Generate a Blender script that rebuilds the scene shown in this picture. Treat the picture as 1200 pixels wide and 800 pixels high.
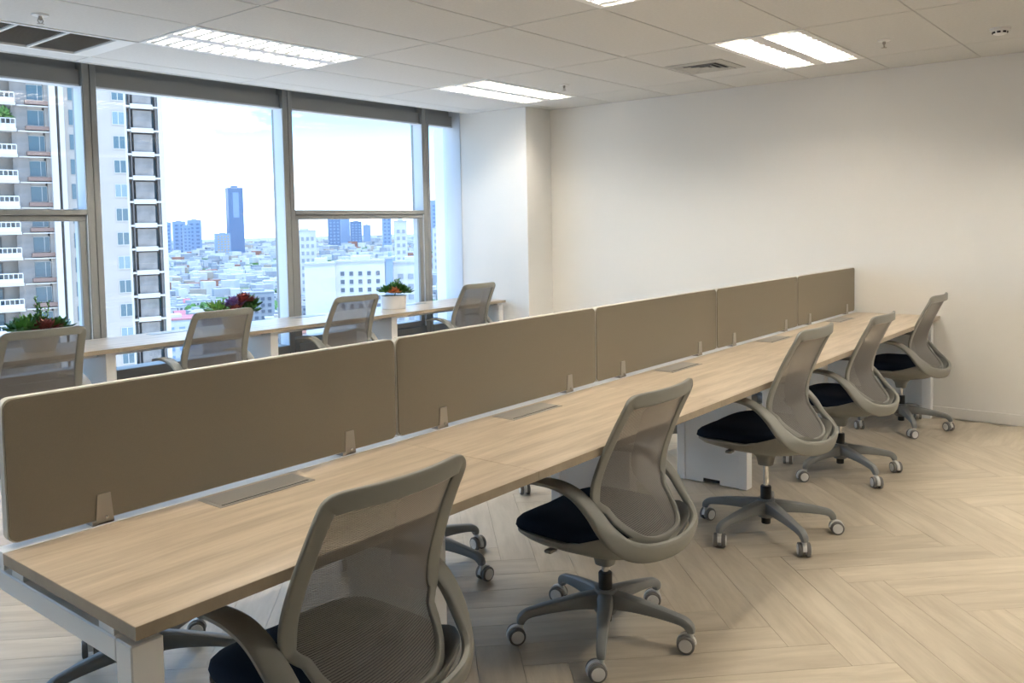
import bpy, bmesh, math, random
from mathutils import Vector, Matrix
R = math.radians
random.seed(7)
scene = bpy.context.scene
for o in list(bpy.data.objects): bpy.data.objects.remove(o)
col = scene.collection

# ------------------------------------------------------------------ camera
cam_d = bpy.data.cameras.new('camera'); cam = bpy.data.objects.new('camera', cam_d); col.objects.link(cam)
F_PX = 1004.52
cam_d.sensor_width = 36.0; cam_d.lens = F_PX*36/1200; cam_d.shift_y = -(400-320.56)/1200
cam_d.clip_start = 0.05; cam_d.clip_end = 12000
def cam_axes(yaw, pitch, roll):
    fw = Vector((math.cos(yaw)*math.cos(pitch), math.sin(yaw)*math.cos(pitch), math.sin(pitch)))
    r = fw.cross(Vector((0,0,1))).normalized(); u = r.cross(fw)
    c, s = math.cos(roll), math.sin(roll)
    return c*r+s*u, -s*r+c*u, fw
CAM = Vector((-0.7354, -2.1542, 1.4486))
_r, _u, _f = cam_axes(0.68152, -0.055796, -0.01902)
cam.matrix_world = Matrix(((_r.x,_u.x,-_f.x,CAM.x),(_r.y,_u.y,-_f.y,CAM.y),(_r.z,_u.z,-_f.z,CAM.z),(0,0,0,1)))
scene.camera = cam

# ------------------------------------------------------------------ world, sun, exposure
SKY_STRENGTH = 3.1
LAMP_STRENGTH = 205.0
SUN_STRENGTH = 3.2
vs = scene.view_settings
scene.display_settings.display_device = 'sRGB'
vs.view_transform = 'Standard'; vs.look = 'None'; vs.gamma = 1.0; vs.use_curve_mapping = False
vs.exposure = 0.35
w = bpy.data.worlds.new('sky'); scene.world = w; w.use_nodes = True
nt = w.node_tree; nt.nodes.clear()
tc = nt.nodes.new('ShaderNodeTexCoord'); sp = nt.nodes.new('ShaderNodeSeparateXYZ')
nt.links.new(tc.outputs['Generated'], sp.inputs[0])
cr = nt.nodes.new('ShaderNodeValToRGB'); e = cr.color_ramp
e.elements[0].position = 0.0; e.elements[0].color = (0.68,0.76,0.86,1)
e.elements[1].position = 1.0; e.elements[1].color = (0.17,0.42,0.92,1)
k = e.elements.new(0.06); k.color = (0.48,0.70,0.90,1)
k = e.elements.new(0.12); k.color = (0.215,0.56,0.93,1)
k = e.elements.new(0.35); k.color = (0.235,0.53,0.95,1)
nt.links.new(sp.outputs['Z'], cr.inputs[0])
mp = nt.nodes.new('ShaderNodeMapping'); mp.inputs['Scale'].default_value = (1.6,1.6,6.0)
nt.links.new(tc.outputs['Generated'], mp.inputs[0])
nz = nt.nodes.new('ShaderNodeTexNoise'); nz.inputs['Scale'].default_value = 2.3; nz.inputs['Detail'].default_value = 6; nz.inputs['Roughness'].default_value = 0.6
nt.links.new(mp.outputs[0], nz.inputs['Vector'])
cr2 = nt.nodes.new('ShaderNodeValToRGB'); cr2.color_ramp.elements[0].position = 0.48; cr2.color_ramp.elements[1].position = 0.70
nt.links.new(nz.outputs[0], cr2.inputs[0])
mx = nt.nodes.new('ShaderNodeMix'); mx.data_type = 'RGBA'
nt.links.new(cr2.outputs[0], mx.inputs['Factor']); nt.links.new(cr.outputs[0], mx.inputs['A']); mx.inputs['B'].default_value = (0.92,0.95,1.0,1)
bg = nt.nodes.new('ShaderNodeBackground'); bg.inputs['Strength'].default_value = SKY_STRENGTH
nt.links.new(mx.outputs['Result'], bg.inputs['Color'])
ow = nt.nodes.new('ShaderNodeOutputWorld'); nt.links.new(bg.outputs[0], ow.inputs[0])

sun_d = bpy.data.lights.new('sun', 'SUN'); sun_d.energy = SUN_STRENGTH; sun_d.angle = R(1.5); sun_d.color = (1.0,0.96,0.9)
sun = bpy.data.objects.new('sun', sun_d); col.objects.link(sun)
sun.rotation_euler = Vector((0.12,0.30,-0.95)).to_track_quat('-Z','Y').to_euler()

# ------------------------------------------------------------------ materials
MATS = {}
def new_mat(name):
    m = bpy.data.materials.new(name); m.use_nodes = True; MATS[name] = m
    n = m.node_tree.nodes; return m, m.node_tree, n['Principled BSDF']
def plain(name, c, rough=0.5, metal=0.0, bump=0.0, bscale=200, var=0.0, vscale=6, spec=0.5):
    m, t, b = new_mat(name)
    b.inputs['Base Color'].default_value = (*c,1); b.inputs['Roughness'].default_value = rough
    b.inputs['Metallic'].default_value = metal; b.inputs['Specular IOR Level'].default_value = spec
    tcn = t.nodes.new('ShaderNodeTexCoord')
    if var:
        no = t.nodes.new('ShaderNodeTexNoise'); no.inputs['Scale'].default_value = vscale; no.inputs['Detail'].default_value = 4
        t.links.new(tcn.outputs['Object'], no.inputs['Vector'])
        ramp = t.nodes.new('ShaderNodeValToRGB')
        ramp.color_ramp.elements[0].position = 0.3; ramp.color_ramp.elements[1].position = 0.7
        ramp.color_ramp.elements[0].color = (*[x*(1-var) for x in c],1); ramp.color_ramp.elements[1].color = (*[min(1,x*(1+var)) for x in c],1)
        t.links.new(no.outputs[0], ramp.inputs[0]); t.links.new(ramp.outputs[0], b.inputs['Base Color'])
    if bump:
        no2 = t.nodes.new('ShaderNodeTexNoise'); no2.inputs['Scale'].default_value = bscale; no2.inputs['Detail'].default_value = 3
        t.links.new(tcn.outputs['Object'], no2.inputs['Vector'])
        bp = t.nodes.new('ShaderNodeBump'); bp.inputs['Strength'].default_value = bump; bp.inputs['Distance'].default_value = 0.002
        t.links.new(no2.outputs[0], bp.inputs['Height']); t.links.new(bp.outputs[0], b.inputs['Normal'])
    return m
def emit(name, c, s):
    m, t, b = new_mat(name)
    b.inputs['Base Color'].default_value = (*c,1)
    b.inputs['Emission Color'].default_value = (*c,1); b.inputs['Emission Strength'].default_value = s
    return m
def wood(name, dark, light, stretch, rough, per_piece=0.0, spec=0.4):
    # laminate grain: noise stretched along local X
    m, t, b = new_mat(name)
    N = t.nodes.new; L = t.links.new
    tcn = N('ShaderNodeTexCoord'); mpn = N('ShaderNodeMapping'); mpn.inputs['Scale'].default_value = stretch
    oi = N('ShaderNodeObjectInfo'); ge = N('ShaderNodeNewGeometry')
    ad = N('ShaderNodeMath'); ad.operation = 'ADD'; L(oi.outputs['Random'], ad.inputs[0]); L(ge.outputs['Random Per Island'], ad.inputs[1])
    fr = N('ShaderNodeMath'); fr.operation = 'FRACT'; L(ad.outputs[0], fr.inputs[0])
    off = N('ShaderNodeCombineXYZ'); mu = N('ShaderNodeMath'); mu.operation = 'MULTIPLY'; mu.inputs[1].default_value = 37.0
    L(fr.outputs[0], mu.inputs[0]); L(mu.outputs[0], off.inputs['Z']); L(mu.outputs[0], off.inputs['X'])
    va = N('ShaderNodeVectorMath'); va.operation = 'ADD'
    L(tcn.outputs['Object'], mpn.inputs[0]); L(mpn.outputs[0], va.inputs[0])
    if per_piece: L(off.outputs[0], va.inputs[1])
    n1 = N('ShaderNodeTexNoise'); n1.inputs['Scale'].default_value = 1.0; n1.inputs['Detail'].default_value = 5; n1.inputs['Roughness'].default_value = 0.62
    n1.inputs['Distortion'].default_value = 0.4
    L(va.outputs[0], n1.inputs['Vector'])
    r1 = N('ShaderNodeValToRGB'); r1.color_ramp.elements[0].position = 0.34; r1.color_ramp.elements[1].position = 0.66
    r1.color_ramp.elements[0].color = (*dark,1); r1.color_ramp.elements[1].color = (*light,1)
    L(n1.outputs[0], r1.inputs[0])
    out = r1.outputs[0]
    if per_piece:
        hs = N('ShaderNodeHueSaturation')
        mr = N('ShaderNodeMapRange'); mr.inputs['To Min'].default_value = 1-per_piece; mr.inputs['To Max'].default_value = 1+per_piece
        L(fr.outputs[0], mr.inputs[0]); L(mr.outputs[0], hs.inputs['Value']); L(out, hs.inputs['Color']); out = hs.outputs[0]
    L(out, b.inputs['Base Color']); b.inputs['Roughness'].default_value = rough; b.inputs['Specular IOR Level'].default_value = spec
    bp = N('ShaderNodeBump'); bp.inputs['Strength'].default_value = 0.06; bp.inputs['Distance'].default_value = 0.001
    L(n1.outputs[0], bp.inputs['Height']); L(bp.outputs[0], b.inputs['Normal'])
    return m
def clear_glass(name, tint, gl):
    m, t, b = new_mat(name); t.nodes.remove(b)
    N = t.nodes.new
    tr = N('ShaderNodeBsdfTransparent'); tr.inputs[0].default_value = (*tint,1)
    g = N('ShaderNodeBsdfGlossy'); g.inputs['Roughness'].default_value = 0.02
    mxs = N('ShaderNodeMixShader'); mxs.inputs[0].default_value = gl
    t.links.new(tr.outputs[0], mxs.inputs[1]); t.links.new(g.outputs[0], mxs.inputs[2])
    t.links.new(mxs.outputs[0], t.nodes['Material Output'].inputs[0])
    return m
def net(name, c, pitch, cover):
    # woven see-through seat-back fabric: threads cover part of the surface
    m, t, b = new_mat(name)
    N = t.nodes.new; L = t.links.new
    tcn = N('ShaderNodeTexCoord')
    wv = N('ShaderNodeTexWave'); wv.wave_type = 'BANDS'; wv.bands_direction = 'Z'; wv.inputs['Scale'].default_value = 0.31416/pitch
    mpn = N('ShaderNodeMapping'); mpn.inputs['Scale'].default_value = (1,1,1); mpn.inputs['Rotation'].default_value = (0,0.12,0)
    L(tcn.outputs['Object'], mpn.inputs[0]); L(mpn.outputs[0], wv.inputs['Vector'])
    mr = N('ShaderNodeMapRange'); mr.inputs['From Min'].default_value = 0.15; mr.inputs['From Max'].default_value = 0.55
    mr.inputs['To Min'].default_value = cover-0.24; mr.inputs['To Max'].default_value = min(1.0, cover+0.10)
    L(wv.outputs['Fac'], mr.inputs[0]); L(mr.outputs[0], b.inputs['Alpha'])
    b.inputs['Base Color'].default_value = (*c,1); b.inputs['Roughness'].default_value = 0.8
    return m

wallm = plain('wall_paint', (0.86,0.84,0.80), 0.75, bump=0.05, bscale=300)
pillarm = plain('pillar_paint', (0.86,0.85,0.82), 0.75, bump=0.05, bscale=300)
basem = plain('baseboard_paint', (0.82,0.80,0.76), 0.5)
ceilm = plain('mineral_fibre_tile', (0.66,0.66,0.65), 0.9, bump=0.5, bscale=140, var=0.03, vscale=60)
tbar = plain('grid_bar_paint', (0.52,0.52,0.51), 0.6)
white_steel = plain('white_steel', (0.88,0.88,0.88), 0.4)
alu = plain('window_aluminium', (0.27,0.275,0.27), 0.45, metal=0.0)
alu_dark = plain('dark_gasket', (0.06,0.06,0.065), 0.6)
alu_pale = plain('pale_glazing_bead', (0.62,0.66,0.70), 0.4)
reveal = plain('pale_reveal_panel', (0.66,0.72,0.80), 0.5)
glass = clear_glass('window_glass', (0.97,0.99,1.0), 0.05)
oak = wood('oak_laminate', (0.385,0.305,0.222), (0.575,0.478,0.365), (2.2,26,26), 0.33, spec=0.55)
oak_edge = plain('oak_edge_band', (0.37,0.31,0.23), 0.5, var=0.08, vscale=20)
plankm = wood('pale_oak_plank', (0.485,0.41,0.31), (0.61,0.53,0.415), (2.4,18,18), 0.38, per_piece=0.075, spec=0.35)
floorm = plain('floor_joint', (0.40,0.34,0.26), 0.7)
taupe = plain('taupe_fabric', (0.262,0.228,0.175), 0.9, bump=0.4, bscale=900, var=0.03, vscale=400)
trim_pale = plain('pale_screen_edge', (0.62,0.59,0.53), 0.6)
clipm = plain('brushed_clip_metal', (0.42,0.39,0.35), 0.38, metal=0.6)
boxm = plain('grey_box_metal', (0.36,0.345,0.32), 0.38, metal=0.5)
slotm = plain('dark_slot', (0.03,0.03,0.03), 0.7)
frame_grey = plain('warm_grey_plastic', (0.250,0.248,0.222), 0.48, bump=0.08, bscale=500)
base_grey = plain('grey_nylon', (0.24,0.25,0.25), 0.42)
navy = plain('navy_seat_fabric', (0.008,0.014,0.030), 0.92, bump=0.4, bscale=700, spec=0.2)
netm = net('grey_net_fabric', (0.185,0.172,0.160), 0.0046, 0.86)
blackm = plain('black_plastic', (0.012,0.012,0.013), 0.4)
chrome = plain('chrome', (0.65,0.65,0.65), 0.15, metal=1.0)
caster_white = plain('white_caster_disc', (0.80,0.79,0.77), 0.4)
caster_grey = plain('grey_caster_tyre', (0.20,0.19,0.18), 0.6)
tubem = emit('fluorescent_tube', (1.0,0.92,0.79), LAMP_STRENGTH)
louvrem = plain('white_louvre', (0.85,0.85,0.84), 0.35)
blade_m = plain('aluminium_louvre', (0.80,0.79,0.77), 0.28, metal=1.0)
panm = plain('lamp_reflector', (0.84,0.83,0.81), 0.30, metal=1.0)
grille_m = plain('grille_grey', (0.36,0.36,0.355), 0.5)
grille_dark = plain('grille_void', (0.10,0.10,0.10), 0.8)
diff_m = plain('diffuser_grey', (0.45,0.45,0.43), 0.5)
pot_m = plain('white_ceramic', (0.80,0.78,0.76), 0.45, bump=0.1, bscale=60)
soil_m = plain('soil', (0.05,0.035,0.025), 0.95)
leaf_g = plain('green_succulent', (0.035,0.13,0.022), 0.5, var=0.5, vscale=14)
leaf_l = plain('light_green_succulent', (0.15,0.30,0.07), 0.5, var=0.35, vscale=14)
leaf_r = plain('red_succulent', (0.17,0.035,0.03), 0.5, var=0.5, vscale=16)
leaf_p = plain('purple_succulent', (0.15,0.09,0.25), 0.5, var=0.4, vscale=16)
leaf_o = plain('orange_succulent', (0.45,0.16,0.06), 0.5, var=0.4, vscale=16)
# outside
t_cream = plain('tower_cream', (0.31,0.29,0.27), 0.8, var=0.04, vscale=0.4)
t_white = plain('tower_white', (0.40,0.395,0.39), 0.7)
t_grey = plain('tower_grey_panel', (0.20,0.19,0.185), 0.8, var=0.22, vscale=0.9)
t_brown = plain('tower_brown_ledge', (0.17,0.115,0.10), 0.8)
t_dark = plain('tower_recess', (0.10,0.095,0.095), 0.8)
t_glass = plain('tower_window_glass', (0.06,0.11,0.14), 0.12)
t_glass2 = plain('tower_pale_glass', (0.14,0.21,0.24), 0.12)
t_rail = plain('tower_rail_white', (0.48,0.49,0.52), 0.5)
c_white = plain('city_white', (0.50,0.495,0.49), 0.8, var=0.08, vscale=0.1)
c_grey = plain('city_grey', (0.26,0.28,0.31), 0.8, var=0.08, vscale=0.1)
c_tan = plain('city_tan', (0.36,0.31,0.26), 0.8, var=0.08, vscale=0.1)
c_pink = plain('city_pink_roof', (0.40,0.15,0.17), 0.8)
c_red = plain('city_red_roof', (0.28,0.13,0.09), 0.8)
c_blue = plain('city_blue_roof', (0.16,0.24,0.38), 0.7)
c_roof = plain('city_grey_roof', (0.36,0.37,0.39), 0.8)
c_glass_haze = plain('city_blue_glass', (0.10,0.16,0.27), 0.4)  # blue glass, with distance haze worked into the far clusters' colour
c_glass_haze2 = plain('city_pale_blue_glass', (0.21,0.29,0.42), 0.4)  # near glazing; on skyline towers this pale blue is painted-in distance haze
c_win = plain('city_window', (0.09,0.11,0.15), 0.4)
c_yellow = plain('city_yellow_net', (0.42,0.30,0.13), 0.8)
c_ground = plain('city_ground', (0.27,0.27,0.265), 0.9, var=0.15, vscale=0.02)
c_tree = plain('city_tree_green', (0.07,0.16,0.04), 0.9, var=0.4, vscale=0.25)

# ------------------------------------------------------------------ helpers
def NB(): return bmesh.new()
def obj(name, bm, mat, parent=None, smooth=False, loc=None, rot=None):
    me = bpy.data.meshes.new(name); bm.normal_update(); bm.to_mesh(me); bm.free()
    me.materials.append(mat)
    if smooth:
        for p in me.polygons: p.use_smooth = True
        me.set_sharp_from_angle(angle=R(38))
    o = bpy.data.objects.new(name, me); col.objects.link(o)
    if parent: o.parent = parent
    if loc: o.location = loc
    if rot: o.rotation_euler = rot
    return o
def tag(o, label=None, cat=None, group=None, kind=None):
    if label: o['label'] = label
    if cat: o['category'] = cat
    if group: o['group'] = group
    if kind: o['kind'] = kind
    return o
def thing(name, label, cat, loc=(0,0,0), rz=0.0, group=None):
    o = bpy.data.objects.new(name, None); col.objects.link(o); o.empty_display_size = 0.1
    o.location = loc; o.rotation_euler = (0,0,rz); return tag(o, label, cat, group)
def share(src, parent, loc=None, rot=None):
    c = src.copy(); col.objects.link(c); c.parent = parent
    if loc is not None: c.location = loc
    if rot is not None: c.rotation_euler = rot
    return c
def box(bm, lo, hi, bev=0.0, seg=1):
    c = [(a+b)/2 for a,b in zip(lo,hi)]; s = [abs(b-a) for a,b in zip(lo,hi)]
    r = bmesh.ops.create_cube(bm, size=1.0, matrix=Matrix.Translation(c) @ Matrix.Diagonal((*s,1)))
    if bev:
        es = set(e for v in r['verts'] for e in v.link_edges)
        bmesh.ops.bevel(bm, geom=list(es), offset=bev, segments=seg, affect='EDGES', profile=0.5)
    return bm
def bx(lo, hi, bev=0.0, seg=1): return box(NB(), lo, hi, bev, seg)
def lathe(bm, prof, n=24, center=(0,0), axis='Z', cap=True):
    rings = []
    for r, z in prof:
        ring = []
        for k in range(n):
            a = 2*math.pi*k/n; x, y = r*math.cos(a), r*math.sin(a)
            p = (center[0]+x, center[1]+y, z) if axis == 'Z' else ((z, x, y) if axis == 'X' else (x, z, y))
            ring.append(bm.verts.new(p))
        rings.append(ring)
    for a, b in zip(rings, rings[1:]):
        for k in range(n): bm.faces.new((a[k], a[(k+1)%n], b[(k+1)%n], b[k]))
    if cap:
        bm.faces.new(rings[0][::-1]); bm.faces.new(rings[-1])
    bmesh.ops.recalc_face_normals(bm, faces=bm.faces[:])
    return bm
def catmull(pts, sub, closed=False):
    n = len(pts); out = []
    P = [Vector(p) for p in pts]
    rng = range(n) if closed else range(n-1)
    for i in rng:
        if closed: a,b,c,d = P[(i-1)%n],P[i],P[(i+1)%n],P[(i+2)%n]
        else: a,b,c,d = P[max(i-1,0)],P[i],P[i+1],P[min(i+2,n-1)]
        for s in range(sub):
            t = s/sub
            out.append(0.5*((2*b)+(c-a)*t+(2*a-5*b+4*c-d)*t*t+(3*b-a-3*c+d)*t**3))
    if not closed: out.append(P[-1])
    return out
def sweep(bm, pts, wdirs, ws, ts, closed=False, n=12, power=3.2):
    """rounded-rectangle section swept along pts; wdirs = direction of the section's width"""
    m = len(pts); rings = []
    for i in range(m):
        a = pts[(i-1)%m] if (closed or i>0) else pts[i]
        b = pts[(i+1)%m] if (closed or i<m-1) else pts[i]
        t = (b-a).normalized()
        wd = Vector(wdirs[i]); wd = (wd - t*wd.dot(t)).normalized(); nd = t.cross(wd)
        ring = []
        for k in range(n):
            an = 2*math.pi*(k+0.5)/n; c, s = math.cos(an), math.sin(an)
            cx = math.copysign(abs(c)**(2/power), c)*ws[i]/2; sy = math.copysign(abs(s)**(2/power), s)*ts[i]/2
            ring.append(bm.verts.new(pts[i]+wd*cx+nd*sy))
        rings.append(ring)
    rg = range(m) if closed else range(m-1)
    for i in rg:
        A, B = rings[i], rings[(i+1)%m]
        for k in range(n): bm.faces.new((A[k], A[(k+1)%n], B[(k+1)%n], B[k]))
    if not closed: bm.faces.new(rings[0][::-1]); bm.faces.new(rings[-1])
    bmesh.ops.recalc_face_normals(bm, faces=bm.faces[:])
    return bm
def tube(bm, pts, r, n=8):
    pts = [Vector(p) for p in pts]
    wd = []
    for i in range(len(pts)):
        t = (pts[min(i+1,len(pts)-1)]-pts[max(i-1,0)]).normalized()
        wd.append(Vector((0,0,1)) if abs(t.z) < 0.8 else Vector((1,0,0)))
    return sweep(bm, pts, wd, [2*r]*len(pts), [2*r]*len(pts), n=n, power=2)
def interp(tab, x):
    if x <= tab[0][0]: return tab[0][1]
    for (a,b),(c,d) in zip(tab, tab[1:]):
        if x <= c: return b+(d-b)*(x-a)/(c-a)
    return tab[-1][1]

# ------------------------------------------------------------------ room shell
XW, YC, CH = 6.006, 3.50, 2.5525            # end wall, ceiling edge at the glass, ceiling height
X0R, Y0R = -4.2, -5.4                       # unseen sides of the room
YM, YG = 3.70, 3.81                         # mullion front, glass
SLAB = 2.86
fl = tag(obj('floor', bx((X0R,Y0R,-0.25),(XW,4.0,-0.006)), floorm), 'pale oak plank floor laid in herringbone', kind='structure')
PL, PW = 0.91, 0.15
def plank_mesh():
    g = 0.0007; b = NB(); box(b, (g,g,-0.006),(PL-g,PW-g,0.0))
    return b
S = 2**-0.5
proto_p = None; rest = NB(); spots = []
p0, q0 = 0.39, 2.51
for i in range(-9, 12):
    for j in range(-70, 70):
        for kind in (0,1):
            bp_, bq_ = p0 + i*PL - j*PW, q0 + i*PL + j*PW
            if kind == 0: pa, qa, dp, dq = bp_, bq_, PL, PW
            else: pa, qa, dp, dq = bp_+PL-PW, bq_+PW, PW, PL
            pc, qc = pa+dp/2, qa+dq/2
            x, y = (pc+qc)*S, (pc-qc)*S
            if not (X0R+0.35 < x < XW-0.02 and Y0R+0.35 < y < 3.9): continue
            d = Vector((x,y,0))-CAM
            zz = d.dot(_f)
            vis = False
            if zz > 0.3:
                u_ = 600+F_PX*d.dot(_r)/zz; v_ = 320.56-F_PX*d.dot(_u)/zz
                vis = -120 < u_ < 1330 and v_ < 950
            spots.append((0 if vis else 1, (x-CAM.x)**2+(y-CAM.y)**2, kind, pa, qa, dp, dq))
spots.sort(key=lambda s: s[:2])
def clipq(poly):
    # keep the plank inside the room rectangle
    def cut(pts, ax, lim, sgn):
        out = []
        for a, b in zip(pts, pts[1:]+pts[:1]):
            ia, ib = sgn*(a[ax]-lim) <= 0, sgn*(b[ax]-lim) <= 0
            if ia: out.append(a)
            if ia != ib:
                t = (lim-a[ax])/(b[ax]-a[ax]); out.append(tuple(a[q]+(b[q]-a[q])*t for q in range(2)))
        return out
    for ax, lim, sgn in ((0,XW-0.004,1),(0,X0R,-1),(1,3.93,1),(1,Y0R,-1)):
        poly = cut(poly, ax, lim, sgn)
        if len(poly) < 3: return []
    return poly
def pq(p, q): return ((p+q)*S, (p-q)*S)
def plank_poly(pa, qa, dp, dq, g=0.0007):
    return [pq(pa+g,qa+g), pq(pa+dp-g,qa+g), pq(pa+dp-g,qa+dq-g), pq(pa+g,qa+dq-g)]
def extr(bm, poly, z0, z1):
    lo = [bm.verts.new((x,y,z0)) for x,y in poly]; hi = [bm.verts.new((x,y,z1)) for x,y in poly]
    n = len(poly); bm.faces.new(lo); bm.faces.new(hi[::-1])
    for k in range(n): bm.faces.new((lo[k], hi[k], hi[(k+1)%n], lo[(k+1)%n]))
n_ind = 0
for s in spots:
    _, _, kind, pa, qa, dp, dq = s
    P = plank_poly(pa, qa, dp, dq); C_ = clipq(P)
    if not C_: continue
    clipped = len(C_) != 4 or any(abs(a[0]-b[0])+abs(a[1]-b[1]) > 1e-6 for a,b in zip(P,C_))
    if n_ind < 296 and not clipped:
        if proto_p is None: proto_p = obj('plank', plank_mesh(), plankm, fl); o = proto_p
        else: o = share(proto_p, fl)
        # local x runs along the plank
        if kind == 0:
            x, y = pq(pa, qa+dq); o.location = (x,y,0); o.rotation_euler = (0,0,R(45))
        else:
            x, y = pq(pa, qa); o.location = (x,y,0); o.rotation_euler = (0,0,R(-45))
        n_ind += 1
    else:
        extr(rest, C_, -0.006, 0.0)
bmesh.ops.recalc_face_normals(rest, faces=rest.faces[:])
tag(obj('plank_field', rest, plankm, fl), kind='stuff')

tag(obj('wall_end', bx((XW,Y0R,-0.25),(XW+0.2,4.0,SLAB)), wallm), kind='structure')
tag(obj('wall_back', bx((X0R-0.2,Y0R-0.2,-0.25),(XW+0.2,Y0R,SLAB)), wallm), kind='structure')
tag(obj('wall_left', bx((X0R-0.2,Y0R,-0.25),(X0R,4.0,SLAB)), wallm), kind='structure')
tag(obj('wall_pillar', bx((5.62,2.80,0),(XW,4.0,SLAB), 0.004), pillarm), kind='structure')
tag(obj('wall_window', bx((X0R,3.72,-0.25),(5.62,3.98,0.42)), pillarm), kind='structure')
tag(obj('baseboard_end', bx((XW-0.012,Y0R,0),(XW,2.80,0.08), 0.003), basem), kind='structure')
tag(obj('baseboard_pillar', bx((5.608,2.788,0),(XW-0.012,2.80,0.08), 0.003), basem), kind='structure')
tag(obj('wall_jamb', bx((5.612,3.63,0.42),(5.62,3.86,SLAB)), reveal), kind='structure')

# ------------------------------------------------------------------ ceiling: slab, tees and single tiles
ce = tag(obj('ceiling', bx((X0R-0.2,Y0R-0.2,SLAB),(XW+0.2,4.1,SLAB+0.25)), tbar), kind='structure')
GX = [1.83+1.2*k for k in range(-6, 4)]; GY = [0.285+0.6*k for k in range(-10, 6)]
xs = [X0R]+[x for x in GX if X0R+0.1 < x < XW-0.05]+[XW]
ys = [Y0R]+[y for y in GY if Y0R+0.1 < y < YC-0.05]+[YC-0.012]
LAMPS = [(1.83,-0.315),(4.23,-0.315),(1.83,2.085),(4.23,2.085)]
LAMPS_OUT = [(x,-2.715) for x in (1.83,4.23)]+[(-0.57,-0.315)]
GRILLE = (0.63,2.685)
skip = {(round(x,2),round(y,2)) for x,y in LAMPS+LAMPS_OUT+[GRILLE]}
tiles = {}
for i in range(len(xs)-1):
    for j in range(len(ys)-1):
        if (round(xs[i],2),round(ys[j],2)) in skip: continue
        x0,x1,y0,y1 = xs[i],xs[i+1],ys[j],ys[j+1]
        ox1, oy1 = x1, y1
        # tiles meeting the pillar are cut back
        if y1 > 2.80 and x1 > 5.62:
            if y0 >= 2.79: x1 = 5.62
            else: y1 = 2.80
        g = 0.005
        key = (round(x1-x0,3), round(y1-y0,3))
        if key not in tiles:
            tiles[key] = obj('ceiling_tile', bx((g,g,0),(x1-x0-g,y1-y0-g,0.016)), ceilm, ce, loc=(x0,y0,CH)); o = tiles[key]
        else: o = share(tiles[key], ce, (x0,y0,CH))
        if x1 != ox1 or y1 != oy1:
            if y1 == 2.80:
                obj('ceiling_tile', bx((g,0,0),(5.62-x0-g,oy1-2.80-g,0.016)), ceilm, ce, loc=(x0,2.80,CH))
b = NB()
for x in xs[1:-1]: box(b, (x-0.012,Y0R,CH+0.0035),(x+0.012,YC-0.012,CH+0.03))
obj('ceiling_tee_bars', b, tbar, ce)
b = NB()
for y in ys[1:-1]: box(b, (X0R,y-0.012,CH+0.003),(XW,y+0.012,CH+0.028))
obj('ceiling_cross_bars', b, tbar, ce)
tag(obj('trim_1', bx((X0R,YC-0.012,CH-0.004),(5.62,YC,CH+0.10)), louvrem), 'white edge trim where the ceiling stops short of the glass', kind='structure')

# ------------------------------------------------------------------ windows
def window(n, x0, x1, split):
    """x1 = right edge of this bay's right-hand mullion"""
    root = bpy.data.objects.new(f'window_{n}', None); col.objects.link(root); root.location = (x0, YM, 0)
    tag(root, kind='structure')
    W = x1-x0; mw = 0.095; zt, zs, zhd, ztop = 0.50, 0.42, 2.435, 2.80
    gi = YG-YM
    if n < 4:
        obj('mullion', bx((W-mw,0,zs),(W-0.048,0.16,ztop), 0.003), alu, root)
        obj('mullion', bx((W-0.042,0.004,zs),(W,0.16,ztop), 0.003), alu, root)
        obj('mullion_groove', bx((W-0.05,0.012,zs),(W-0.040,0.15,ztop)), alu_dark, root)
        obj('reveal', bx((W-mw-0.006,0.006,zt),(W-mw,gi+0.01,zhd)), reveal, root)
        xr = W-mw-0.006
    else: xr = W
    obj('head_panel', bx((0,0.035,zhd+0.012),(xr,0.16,2.545)), alu, root)
    obj('head_panel', bx((0,0.075,2.545),(xr,0.16,ztop)), alu, root)
    obj('head_bead', bx((0,0.03,zhd),(xr,0.13,zhd+0.012)), alu_pale, root)
    obj('sill_rail', bx((0,0.0,zs),(xr,0.16,zt), 0.004), alu, root)
    if split:
        ztr0, ztr1 = 1.575, 1.612
        obj('transom', bx((0,0.0,ztr0),(W-mw,0.15,ztr1), 0.003), alu, root)
        obj('transom', bx((0,0.018,1.535),(W-mw,0.15,ztr0), 0.003), alu, root)
        s = 0.045
        obj('sash_stile', bx((0.0,0.02,zt),(s,0.14,1.535), 0.003), alu, root)
        obj('sash_stile', bx((xr-s,0.02,zt),(xr,0.05,1.535), 0.003), alu, root)
        obj('sash_stile_inner', bx((xr-0.03,0.05,zt),(xr,gi+0.01,1.535)), reveal, root)
        obj('sash_rail', bx((s,0.02,zt),(xr-s,0.14,zt+0.05), 0.003), alu, root)
        obj('pane_upper', bx((0,gi,ztr1),(xr,gi+0.008,zhd)), glass, root)
        obj('pane_lower', bx((s,gi,zt+0.05),(xr-0.03,gi+0.008,1.535)), glass, root)
    else:
        obj('pane', bx((0,gi,zt),(xr,gi+0.008,zhd)), glass, root)
    return root
window(1, 0.46, 2.06, True); window(2, 2.06, 3.66, False); window(3, 3.66, 5.255, True); window(4, 5.255, 5.612, False)
# bays further along the same facade
for n, x, xe in ((5,-1.14,0.46),(6,-2.74,-1.14),(7,X0R,-2.74)):
    window(n, x, xe, n == 6)
# window() leaves out the mullion for bays numbered above 3: the side bays get theirs here
for x in (0.46,-1.14,-2.74):
    tag(obj('trim_mullion', bx((x-0.095,YM-0.0,0.42),(x,YM+0.16,2.80), 0.003), alu), 'grey aluminium mullion', kind='structure')
tag(obj('window_sill', bx((X0R,3.66,0.40),(5.62,3.73,0.425), 0.004), alu_dark), 'dark sill ledge under the windows', kind='structure')

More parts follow.
